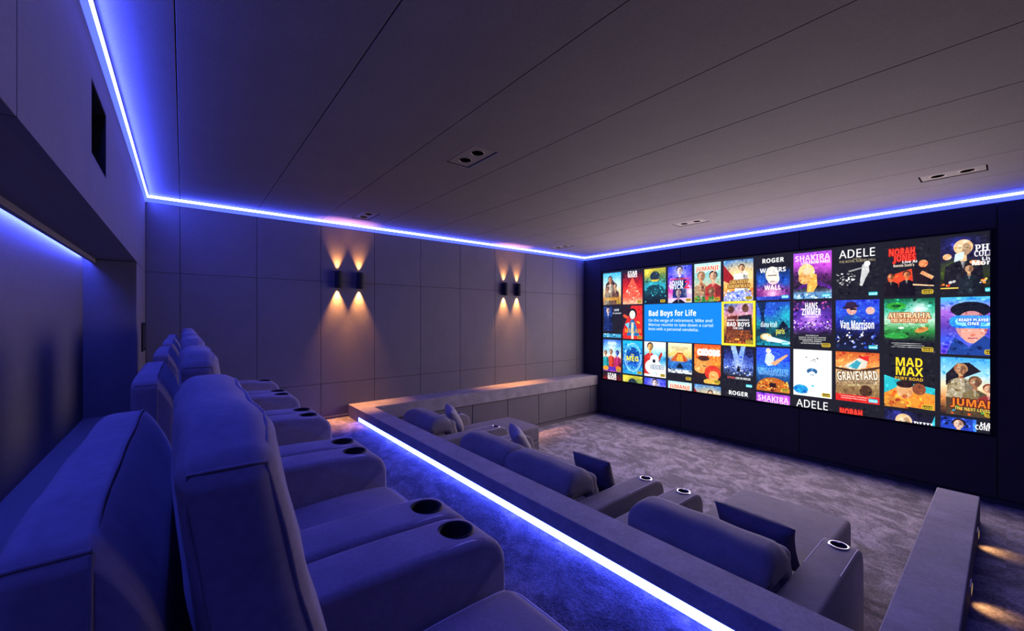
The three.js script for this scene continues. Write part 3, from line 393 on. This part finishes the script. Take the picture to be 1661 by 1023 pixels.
    team: () => { grad('#3fa0dc', '#8fd0ee', '#f4dcb0', '#c87a3a', '#2a1c14'); poly([[0.1, 0.3], [0.3, 0.1], [0.5, 0.08], [0.7, 0.22], [0.6, 0.26], [0.3, 0.4], [0.1, 0.5]], '#1e1a1c'); person(0.36, 0.2, 0.3, '#a89a7c', '#b07a52', '#b07a52'); person(0.6, 0.4, 0.28, '#7a6a46', '#9a6a48', '#6a4a2a'); person(0.82, 0.5, 0.24, '#8a2e2a', '#d09a76', '#7a3a24'); poly([[0.1, 0.7], [0.9, 0.75], [0.9, 1], [0.1, 1]], '#4a3a24'); txt('JUMANJI', 0.66, 0.77, 0.26, '#f0801e', { fit: 0.92, line: '#5a1e0a' }); txt('THE NEXT LEVEL', 0.55, 0.88, 0.1, '#e8c84a', { fit: 0.6 }); specks(12, 0.2, 0.84, 1, 0.98, ['#2a9ad0', '#e0561e', '#4aa03c'], 0.03); },
    crooner: () => { grad('#1e3a9e', '#2a4ad8', '#1b1b1b'); specks(20, 0, 0, 0.5, 0.15, ['#0e1430', '#4a6af0']); person(0.32, 0.1, 0.26, '#dfe4f0', '#e8b09a'); rect(0.56, 0, 0.06, 0.2, '#3a7af4'); rect(0.62, 0, 0.4, 0.3, '#1b1b1b'); txt('HARRY', 0.9, 0.06, 0.14, '#ffffff'); txt('CONNICK', 0.82, 0.12, 0.16, '#ffffff', { fit: 0.44 }); },
  };
  const rows = [
    [['desert', 'HDR'], ['red', 'HDR'], ['teal', 'HDR'], ['duel', 'HDR'], ['jungle', 'HDR'], ['circus', 'HDR'], ['wall', 'UHD'], ['pop', 'UHD'], ['hall', 'UHD'], ['piano', 'HDR'], ['singer', 'UHD']],
    [['blues'], ['heroine', 'HDR'], null, null, null, ['partners', 'HDR'], ['trees', 'UHD'], ['orchestra', 'HDR'], ['hat', 'UHD'], ['reef', 'HDR'], ['visor', 'HDR']],
    [['lamp', 'HDR'], ['jaws', 'HDR'], ['guitar', 'HDR'], ['peaks', 'HDR'], ['cave', 'HDR'], ['beams', 'UHD'], ['dome', 'HDR'], ['cap', 'HDR'], ['aviator', 'UHD'], ['road', 'HDR'], ['team', 'HDR']],
    [['red'], ['teal'], ['duel'], ['jungle'], ['circus'], ['wall'], ['pop'], ['hall'], ['piano'], ['singer'], ['crooner']],
  ];
  rows.forEach((r, j) => r.forEach((p, i) => { if (p) at(i, j, P[p[0]], p[1]); }));
  // the chosen title: blue card and yellow frame
  const y1 = (0.014 + 0.3085) * H - 7, yh = PH + 14, x1 = 2 * CW + 4, x2 = 5 * CW - 3;
  c.fillStyle = '#0f7fe6'; c.fillRect(x1, y1, x2 - x1, yh);
  c.strokeStyle = '#f8dc2a'; c.lineWidth = 14; c.strokeRect(5 * CW - 1, y1 + 3, PW + 10, yh - 6);
  hold = false; w = x2 - x1; h = yh; c.save(); c.translate(x1, y1);
  txt('Bad Boys for Life', 0.06, 0.25, 0.098, '#ffffff', { align: 'left', fit: 0.64 });
  ['On the verge of retirement, Mike and', 'Marcus reunite to take down a cartel', 'boss with a personal vendetta.'].forEach((s, i) => txt(s, 0.06, 0.44 + i * 0.115, 0.05, '#eef6ff', { align: 'left', font: 'normal', fit: [0.83, 0.84, 0.67][i] }));
  c.restore();
  const t = new THREE.CanvasTexture(cv); t.colorSpace = THREE.SRGBColorSpace; return t;
}
{
  const t = thing('projection_screen', 'wide cinema screen showing rows of film posters', 'screen', [XS - 0.008, SCY, SCZ]);
  const pic = screenPicture();
  const face = obj('screen_surface', new THREE.PlaneGeometry(SW, SH), std({ color: lin(0.02, 0.02, 0.02), roughness: 0.9, emissive: 0xffffff, emissiveMap: pic, emissiveIntensity: 1.35 }), t);
  face.rotation.y = -Math.PI / 2;
  obj('backing', plainBlock(0.003, 0.03, -SH / 2, SH / 2, -SW / 2, SW / 2), M.black, t);
  const e = 0.012;
  for (const s of [-1, 1]) {
    obj('frame_bar', plainBlock(-0.006, 0.03, s > 0 ? SH / 2 : -SH / 2 - e, s > 0 ? SH / 2 + e : -SH / 2, -SW / 2 - e, SW / 2 + e), M.black, t);
    obj('frame_bar', plainBlock(-0.006, 0.03, -SH / 2, SH / 2, s > 0 ? SW / 2 : -SW / 2 - e, s > 0 ? SW / 2 + e : -SW / 2), M.black, t);
  }
  areaLight('screen_light', SCREEN_COLOR, SCREEN_POWER, SW, SH, [XS - 0.03, SCY, SCZ], [0, SCY, SCZ]);
}

// ---------------------------------------------------------------- sconces
function sconce(x, label) {
  const y0 = EYE + 0.364, hgt = 0.205, t = thing('wall_sconce', label, 'sconce', [x, y0, ZF + 0.046], 'up and down sconces');
  const body = lathe([[0.030, 0.012], [0.033, 0.012], [0.034, 0.0], [0.039, 0.0], [0.0405, 0.002], [0.0405, hgt - 0.002], [0.039, hgt], [0.034, hgt], [0.033, hgt - 0.012], [0.030, hgt - 0.012]], 40);
  obj('body', body, M.black, t);
  obj('wall_mount', block(-0.02, 0.02, 0.05, hgt - 0.05, -0.046, -0.03, 0.003), M.black, t);
  for (const s of [0, 1]) {
    const l = obj('lens', new THREE.CylinderGeometry(0.031, 0.031, 0.004, 28), M.warmLens, t); l.position.y = s ? hgt - 0.012 : 0.012;
    const y = s ? y0 + hgt - 0.004 : y0 + 0.004, d = s ? 1 : -1;
    spot('sconce_light', WARM, s ? 8 : 21, [x, y, ZF + 0.024], [x, y + d, ZF + 0.016], 0.5, 1.0, 0.3);
  }
}
[[1.467, 'black up-down wall sconce of the pair above the platform, recliner side'], [1.729, 'black up-down wall sconce of the pair above the platform, screen side'],
 [4.06, 'black up-down wall sconce of the pair above the ledge, recliner side'], [4.34, 'black up-down wall sconce of the pair above the ledge, screen side']].forEach(([x, l]) => sconce(x, l));

// step lights in the parapet
[[2.63, 'small recessed step light in the parapet, platform end'], [3.32, 'small recessed step light in the parapet, screen end']].forEach(([x, label]) => {
  const t = thing('step_light', label, 'step light', [x, PLAT + 0.066, -0.10], 'parapet step lights');
  obj('bezel', block(-0.045, 0.045, -0.022, 0.022, -0.004, 0.006, 0.002), M.alu, t);
  obj('lens', block(-0.036, 0.036, -0.014, 0.010, 0.003, 0.0075, 0.002), std({ color: 0x000000, emissive: lin(1.0, 0.6, 0.28), emissiveIntensity: 0.35 }), t);
  spot('step_lamp', [1, 0.52, 0.2], 0.22, [x, PLAT + 0.062, -0.090], [x - 0.02, PLAT - 0.20, 0.10], 0.80, 0.9, 0.5);
});

// projector port and control plate on the rear wall
{
  const t = thing('projector_port', 'black rectangular projector port high on the rear bulkhead', 'projector port', [XR, EYE + 0.798, -2.475]);
  obj('glass', plainBlock(-0.205, -0.20, -0.150, 0.150, -0.195, 0.195), M.blackGloss, t);
  for (const q of [-1, 1]) { obj('reveal', plainBlock(-0.20, -0.001, q * 0.146 - 0.004, q * 0.146 + 0.004, -0.195, 0.195), M.black, t); obj('reveal', plainBlock(-0.20, -0.001, -0.142, 0.142, q * 0.191 - 0.004, q * 0.191 + 0.004), M.black, t); }
  const k = thing('control_panel', 'flat black control panel on the wall pier behind the recliners', 'control panel', [XR, EYE - 0.17, -4.87]);
  obj('plate', block(0, 0.012, -0.125, 0.125, -0.16, 0.16, 0.003), M.black, k); obj('display', block(0.011, 0.014, -0.10, 0.10, -0.14, 0.14, 0.001), M.blackGloss, k);
}

// ---------------------------------------------------------------- recliners
const CUP = lathe([[0.0, -0.085], [0.036, -0.085], [0.039, -0.07], [0.042, 0.0], [0.043, 0.004], [0.047, 0.006], [0.051, 0.004], [0.052, -0.002]], 36);
function armGeo() {
  const s = new THREE.Shape(); s.moveTo(-0.08, 0.02); s.lineTo(-0.08, 0.56); s.quadraticCurveTo(-0.06, 0.635, 0.06, 0.64); s.quadraticCurveTo(0.36, 0.655, 0.60, 0.63); s.quadraticCurveTo(0.672, 0.622, 0.680, 0.56); s.lineTo(0.684, 0.02); s.closePath();
  const g = new THREE.ExtrudeGeometry(s, { depth: 0.125, bevelEnabled: true, bevelSize: 0.02, bevelThickness: 0.02, bevelSegments: 4, curveSegments: 14 }); g.translate(0, 0, -0.0625);
  let q = toCreasedNormals(g, 0.7); q = drill(q, 0.58, 0.66, 0, 0.046, 0.11); return q;
}
const ARM = armGeo();
const armEdge = (z) => tube([[0.48, 0.654, z], [0.58, 0.649, z], [0.625, 0.64, z], [0.672, 0.615, z], [0.694, 0.56, z], [0.697, 0.4, z], [0.700, 0.06, z]], 0.0035, 50);
const ARM_PIPE = mergeGeometries([armEdge(-0.070), armEdge(0.070)]);
function recliner(label) {
  const t = thing('recliner_chair', label, 'recliner', [0.3, PLAT, 0], 'raised recliner row');
  const put = (m, x, y, z = 0) => { m.position.set(x - 0.3, y, z); return m; };
  put(obj('base', softBox(0.66, 0.26, 0.48, 0.01, { mid: 1, k: 2 }), M.black, t), 0.28, 0.15);
  for (const s of [-1, 1]) {
    const a = put(obj('armrest', ARM, M.velvet, t), 0.008, -0.015, s * 0.342);
    const p = obj('piping', ARM_PIPE, M.piping, a);
    const c = obj('cup_holder', CUP, M.black, a); c.position.set(0.58, 0.650, 0); c.userData.label = 'round black cup holder';
  }
  const seatOpt = { puff: [0.012, 0.03, 0.0], mid: 10, warp: ([x, y, z]) => [x, y + (y > 0 ? 0.025 * Math.cos((x - 0.12) * 3.4) - 0.02 : 0), z] };
  const seat = put(obj('seat', softBox(0.56, 0.17, 0.50, 0.045, seatOpt), M.velvet, t), 0.43, 0.405);
  const sm = softMap(0.56, 0.17, 0.50, 0.045, seatOpt.puff, seatOpt.warp);
  obj('piping', edgeTube(sm, [[-0.1, 0.085, -0.25], [0.28, 0.085, -0.25], [0.28, 0.085, 0.25], [-0.1, 0.085, 0.25]], 0.0045), M.piping, seat);
  put(obj('footrest', softBox(0.07, 0.27, 0.49, 0.025, { puff: [0.012, 0, 0], mid: 5 }), M.velvet, t), 0.665, 0.19);
  // rear shell of the back: a flat top that rolls over to the front
  const so = { puff: [0.003, 0.004, 0.006], mid: 14, k: 4, warp: ([x, y, z]) => {
    const top = clamp((y - 0.16) / 0.22), f = clamp((x - 0.004) / 0.037); y -= 0.075 * top * f * (0.6 + 0.4 * f);
    const e = clamp((Math.abs(z) - 0.15) / 0.10); y -= 0.014 * top * e * e; y += 0.0015 * top * Math.sin(z * 38);
    return [x - 0.14 * Math.min(0, y - 0.25), y, z];
  } };
  const shell = put(obj('back_shell', softBox(0.082, 0.80, 0.50, 0.014, so), M.velvet, t), -0.051, 0.692);
  const shm = softMap(0.082, 0.80, 0.50, 0.014, so.puff, so.warp);
  obj('seam', edgeTube(shm, [[0.004, 0.2, 0.25], [0.004, 0.40, 0.25], [0.004, 0.40, -0.25], [0.004, 0.2, -0.25]], 0.0018), M.velvet, shell);
  obj('seam', edgeTube(shm, [[0.004, 0.40, 0.25], [-0.041, 0.40, 0.25]], 0.0018), M.velvet, shell);
  // front cushion of the back with head part, its top rolled over at both ends
  const bo = { puff: [0.020, 0.004, 0.006], mid: 14, k: 4, warp: ([x, y, z]) => {
    const v = (y + 0.35) / 0.70, top = clamp((y - 0.12) / 0.2), e = clamp((Math.abs(z) - 0.13) / 0.105); y -= 0.030 * top * e * e;
    const f = clamp((x - 0.0) / 0.05), g = clamp((0.45 * z * z) / 0.0276); y -= 0.010 * top * f * f * (1 - g);
    const wr = 0.0018 * Math.sin(z * 46 + y * 21) * top + 0.0012 * Math.sin(z * 17 - y * 60);
    return [x * (1.35 - 0.35 * v) + 0.16 * Math.max(0, 1 - v) ** 1.4 + wr, y, z];
  } };
  const bk = put(obj('backrest', softBox(0.066, 0.70, 0.47, 0.018, bo), M.velvet, t), 0.031, 0.790);
  const bm = softMap(0.066, 0.70, 0.47, 0.018, bo.puff, bo.warp);
  const A = 0.033, B = 0.35, C = 0.235;
  obj('piping', edgeTube(bm, [[A, -B, -C], [A, B, -C], [A, B, C], [A, -B, C]], 0.0022), M.velvet, bk);
  obj('seam', edgeTube(bm, [[A, B, C], [-A, B, C], [-A, -B * 0.2, C]], 0.0018), M.velvet, bk);
  return t;
}
const proto = recliner('grey velvet recliner at the landing end of the raised row');
const rowNames = ['grey velvet recliner at the landing end of the raised row', 'grey velvet recliner, second from the landing end of the raised row', 'grey velvet recliner in the middle of the raised row', 'grey velvet recliner, second from the sconce wall in the raised row', 'grey velvet recliner beside the sconce wall in the raised row'];
rowNames.forEach((l, i) => {
  let o = proto; if (i) { o = proto.clone(); o.name = numbered('recliner_chair'); scene.add(o); }
  o.position.z = -0.63 - 0.86 * i; o.userData = { label: l, category: 'recliner', group: 'raised recliner row' };
});

// ---------------------------------------------------------------- lower sofas
const SOFA_CUP = lathe([[0.0, -0.075], [0.036, -0.075], [0.038, 0.0]], 36);
const SOFA_RIM = lathe([[0.038, -0.004], [0.038, 0.004], [0.041, 0.006], [0.046, 0.005], [0.048, 0.0]], 40);
function sofaArm() {
  const s = new THREE.Shape(); s.moveTo(1.90, 0.02); s.lineTo(1.90, 0.48); s.quadraticCurveTo(1.91, 0.52, 1.99, 0.522); s.lineTo(2.84, 0.522); s.quadraticCurveTo(2.935, 0.52, 2.945, 0.43); s.lineTo(2.95, 0.02); s.closePath();
  const g = new THREE.ExtrudeGeometry(s, { depth: 0.135, bevelEnabled: true, bevelSize: 0.018, bevelThickness: 0.018, bevelSegments: 4, curveSegments: 12 }); g.translate(0, 0, -0.0675);
  return drill(toCreasedNormals(g, 0.7), 2.83, 0.54, 0, 0.042, 0.1);
}
const SOFA_ARM = sofaArm();
const sofaEdge = (z) => tube([[2.5, 0.538, z], [2.84, 0.538, z], [2.90, 0.525, z], [2.948, 0.48, z], [2.962, 0.42, z], [2.967, 0.06, z]], 0.003, 40);
const SOFA_PIPE = mergeGeometries([sofaEdge(-0.075), sofaEdge(0.075)]);
function sofa(name, label, category, arms, seats, front, group) {   // seats: list of [z0, z1] from near to far
  const zc = (arms[0] + arms[1]) / 2, t = thing(name, label, category, [2.4, 0, zc], group);
  const put = (m, x, y, z) => { m.position.set(x - 2.4, y, z - zc); return m; };
  for (const z of arms) {
    const a = put(obj('armrest', SOFA_ARM, M.sofa, t), 0, 0, z); obj('piping', SOFA_PIPE, M.piping, a);
    const c = obj('cup_holder', SOFA_CUP, M.black, a); c.position.set(2.83, 0.541, 0);
    const r = obj('cup_rim', SOFA_RIM, M.chrome, a); r.position.set(2.83, 0.541, 0); r.userData.label = 'chrome cup holder rim';
  }
  const z1 = Math.max(...arms) - 0.088, z0 = Math.min(...arms) + 0.088;
  put(obj('base', softBox(front - 1.92, 0.17, z1 - z0, 0.012, { mid: 2, k: 2 }), M.sofa, t), (front + 1.90) / 2, 0.115, (z0 + z1) / 2);
  put(obj('back_frame', softBox(0.34, 0.46, z1 - z0, 0.03, { mid: 3 }), M.sofa, t), 2.06, 0.32, (z0 + z1) / 2);
  for (const [a, b] of seats) {
    const len = a - b, zm = (a + b) / 2;
    put(obj('seat', softBox(front - 2.22, 0.20, len - 0.006, 0.03, { puff: [0.004, 0.012, 0], mid: 8 }), M.sofa, t), (front + 2.22) / 2, 0.295, zm);
    put(obj('back_cushion', softBox(0.13, 0.32, len + 0.02, 0.045, { puff: [0.012, 0, 0], mid: 8, warp: ([x, y, z]) => [x - 0.22 * y + 0.006 * Math.sin(y * 60) * clamp((Math.abs(z) / (len / 2) - 0.75) * 4), y, z] }), M.sofa, t), 2.31, 0.52, zm);
    put(obj('head_roll', softBox(0.33, 0.17, len + 0.02, 0.055, { puff: [0.006, 0.016, 0.006], mid: 12, k: 4, warp: ([x, y, z]) => {
      const end = clamp((Math.abs(z) / (len / 2) - 0.72) * 3.6), fr = clamp((x - 0.03) / 0.10), back = clamp((-x - 0.03) / 0.13);
      const wr = 0.006 * end * fr * Math.sin(x * 110 + y * 60) + 0.003 * Math.sin(z * 23 + x * 14); return [x + 0.02 * back * (y < 0 ? 1 : 0), y + wr - 0.055 * fr * fr - (y > 0 ? 0.05 * back * back : 0), z];
    } }), M.sofa, t), 2.165, 0.635, zm);
  }
  return t;
}
const sofaR = sofa('chaise_sofa', 'grey chaise lounge with one dark cushion, beside the parapet', 'chaise', [-0.59, -1.49], [[-0.68, -1.40]], 3.62, 'lower row seating');
sofa('loveseat_sofa', 'grey two-seat loveseat with two back rolls in the lower row', 'sofa', [-1.80, -3.34], [[-1.89, -2.57], [-2.57, -3.25]], 2.97, 'lower row seating');
sofa('chaise_sofa', 'grey chaise lounge by the ledge under the sconce wall', 'chaise', [-3.77, -4.60], [[-3.86, -4.51]], 3.62, 'lower row seating');

function pillowGeo(w, h, t) {
  const n = 22, pos = [], uv = [], idx = [];
  for (const s of [1, -1]) {
    const off = pos.length / 3;
    for (let i = 0; i <= n; i++) for (let j = 0; j <= n; j++) {
      const u = i / n * 2 - 1, v = j / n * 2 - 1, th = t * Math.pow(Math.max(0, (1 - u ** 4) * (1 - v ** 4)), 0.55);
      const pinch = 1 - 0.07 * (1 - Math.abs(v) ** 2.2), pv = 1 - 0.07 * (1 - Math.abs(u) ** 2.2);
      const wr = 0.0025 * Math.sin(u * 9 + v * 5) * th / t + 0.004 * Math.sin(u * 24) * (1 - th / t) * (Math.abs(v) > 0.5 ? 1 : 0) * Math.min(1, th / t * 4);
      pos.push(u * w / 2 * pinch, v * h / 2 * pv, s * (th / 2 + Math.abs(wr))); uv.push(u * w / 2, v * h / 2);
    }
    for (let i = 0; i < n; i++) for (let j = 0; j < n; j++) { const a = off + i * (n + 1) + j, b = a + n + 1; if (s > 0) idx.push(a, b, b + 1, a, b + 1, a + 1); else idx.push(a, b + 1, b, a, a + 1, b + 1); }
  }
  const g = new THREE.BufferGeometry(); g.setAttribute('position', new THREE.Float32BufferAttribute(pos, 3)); g.setAttribute('uv', new THREE.Float32BufferAttribute(uv, 2)); g.setIndex(idx); return smoothNormals(g);
}
function pillow(label, mat, at, rot, w = 0.42, h = 0.32) {
  const m = obj('throw_pillow', pillowGeo(w, h, 0.13), mat); m.position.set(...at); m.rotation.set(...rot, 'YXZ'); tag(m, label, 'pillow', 'throw pillows'); return m;
}
pillow('dark violet throw pillow on the chaise beside the parapet', M.pillow, [2.565, 0.556, -0.915], [-0.38, Math.PI / 2 - 0.04, 0.0], 0.43, 0.29);
pillow('dark violet throw pillow against the near arm of the loveseat', M.pillow, [2.55, 0.562, -2.08], [-0.35, Math.PI / 2 + 0.05, 0.0], 0.36);
pillow('grey throw pillow standing by the far arm of the loveseat', M.pillowGrey, [2.60, 0.575, -3.05], [-0.50, 1.05, 0.08], 0.36);
pillow('grey throw pillow on the chaise under the ledge', M.pillowGrey, [2.58, 0.575, -4.29], [-0.50, 1.15, 0.08], 0.36);

renderer.render(scene, camera);
